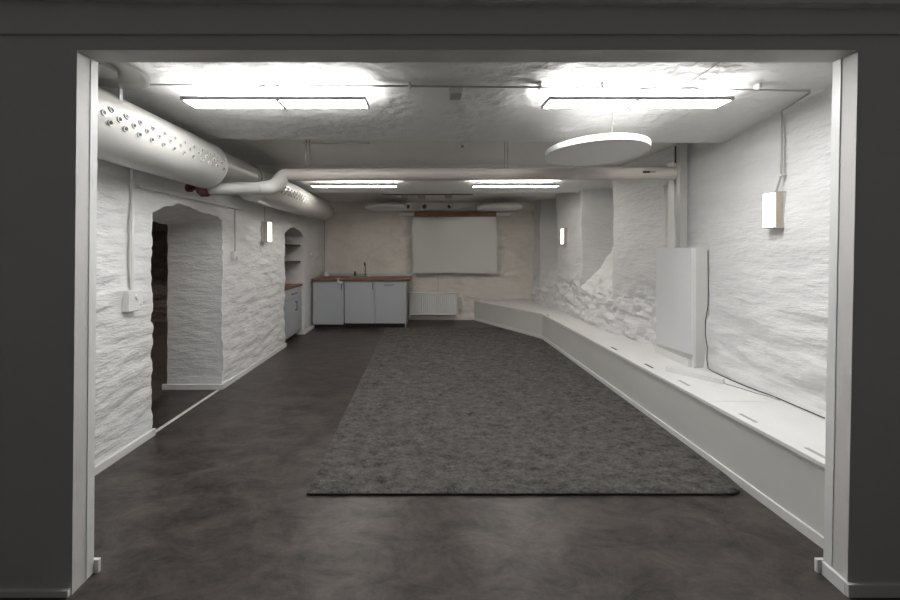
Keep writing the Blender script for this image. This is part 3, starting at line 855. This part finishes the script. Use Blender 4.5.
# ceiling conduit feeding the lamps and running to the right wall lamp
zc = 2.40
t = thing('ceiling_conduit', 'thin grey electric conduit clipped across the front ceiling', 'conduit', (0.4, 2.12, 2.41))
T('conduit', [(-1.75, 2.06, zc), (-0.8, 2.06, zc - .005), (0.2, 2.07, zc - .008), (1.0, 2.075, zc - .012), (1.9, 2.08, zc - .022), (2.27, 2.085, zc - .026)], 0.006, 'cable_grey', t, 8)
for x in (-0.11, 0.66, 1.02, 1.95):
    B('clip', (x - .008, x + .008, 2.05, 2.09, zc - .026, zc + .02), 'plastic_white', t, .002)
t = thing('wall_cable', 'grey conduit bending down the right wall to the nearest wall lamp', 'conduit', (2.37, 2.30, 2.38))
T('conduit', [(2.27, 2.085, 2.374), (2.30, 2.11, 2.372), (2.355, 2.33, 2.350), (2.388, 2.36, 2.32), (2.392, 2.365, 2.05), (2.392, 2.37, 1.93), (2.385, 2.40, 1.823)], 0.006, 'cable_grey', t, 8)
B('clip', (2.372, 2.41, 2.355, 2.38, 1.925, 1.94), 'plastic_white', t, .002)
t = thing('junction_box', 'small grey louvred junction box on ceiling between the front lights', 'junction box', (0.17, 2.22, 2.40))
B('box', (0.125, 0.210, 2.095, 2.20, 2.368, 2.42), 'plastic_white', t, .004)
bm = bmesh.new()
for k in range(6): box(bm, 0.135, 0.205, 2.106 + k * .015, 2.113 + k * .015, 2.365, 2.3679)
finish('grille', bm, 'cable_grey', t)
def px(x, y, h):     # a point at height h seen at (x, y) in the photo
    z = 350 * (h - 1.42) / (251 - y); return ((x - 428) * z / 350, z, h)
tag(T('cord', [(-1.335, 2.10, 2.345), (-1.31, 2.07, 2.36), (-1.27, 2.045, 2.378), (-1.235, 2.045, 2.378), (-1.255, 2.085, 2.35), (-1.235, 2.045, 2.378), (-1.05, 2.05, 2.378), (-0.97, 2.04, 2.378),
               (-0.93, 2.015, 2.378), (-0.89, 2.015, 2.378), (-0.87, 2.035, 2.378), (-0.91, 2.055, 2.376), (-0.96, 2.045, 2.376)], 0.004, 'cord_dark', None, 8),
    'looped grey cord on ceiling above the front left strip light', 'cord')
tag(T('cord', [(1.25, 2.03, 2.376), (1.235, 2.05, 2.376), (1.26, 2.06, 2.374), (1.31, 2.055, 2.376), (1.33, 2.035, 2.376), (1.46, 2.04, 2.376), (1.57, 2.045, 2.376), (1.60, 2.06, 2.37), (1.63, 2.10, 2.345)], 0.004, 'cord_dark', None, 8),
    'hooked grey cord on ceiling above the front right strip light', 'cord')
tag(T('ceiling_cable', [(1.53, 1.57, 2.41), (1.52, 1.8, 2.405), (1.52, 2.11, 2.40)], 0.004, 'cable_grey'), 'thin grey cable on front ceiling running from opening to the conduit', 'cable')
tag(T('ceiling_conduit', [(-1.2, 3.35, 2.450), (-0.56, 3.35, 2.450)], 0.008, 'cable_white'), 'short pale conduit on the middle ceiling near the left pipe hanger', 'conduit')
t = thing('smoke_detector', 'small white smoke detector on the middle ceiling above the pipe', 'smoke detector', (0.33, 3.35, 2.45))
L('body', [(0, 0.01), (0.05, 0.01), (0.05, -0.012), (0.04, -0.02), (0, -0.02)], (0.33, 3.36, 2.45), 'plastic_white', t, n=24)
L('sensor', [(0, -0.0195), (0.018, -0.0195), (0.015, -0.035), (0, -0.038)], (0.33, 3.36, 2.45), 'cable_grey', t, n=16)

# black cable down the box cabinet and along the bench
def wallx(y, z): return rx_face(y) + r_disp(Vector((rx_face(y), y, z)))
pts = [(2.412, 3.015, 1.425), (2.413, 3.012, 1.15), (2.405, 3.005, 0.95), (2.370, 2.99, 0.82), (2.366, 2.985, 0.70), (2.378, 2.98, 0.60), (2.366, 2.97, 0.50), (2.365, 2.955, 0.43), (2.38, 2.92, 0.418), (2.40, 2.78, 0.416), (2.40, 2.60, 0.416), (2.40, 2.42, 0.417), (2.385, 2.30, 0.417), (2.38, 2.10, 0.417)]
tag(T('cable', [(min([x] + [wallx(y, max(z, .415) + k * .02) - 0.012 for k in range(5)]), y, z) for x, y, z in pts], 0.0035, 'black'), 'black cable running down beside the box cabinet and along the bench', 'cable')
tag(T('cord', [(2.24, 2.66, .416), (2.29, 2.58, .414), (2.32, 2.48, .414), (2.36, 2.42, .414), (2.375, 2.36, .414)], 0.003, 'cable_grey'), 'thin grey cord curving over bench from the loose board', 'cord')
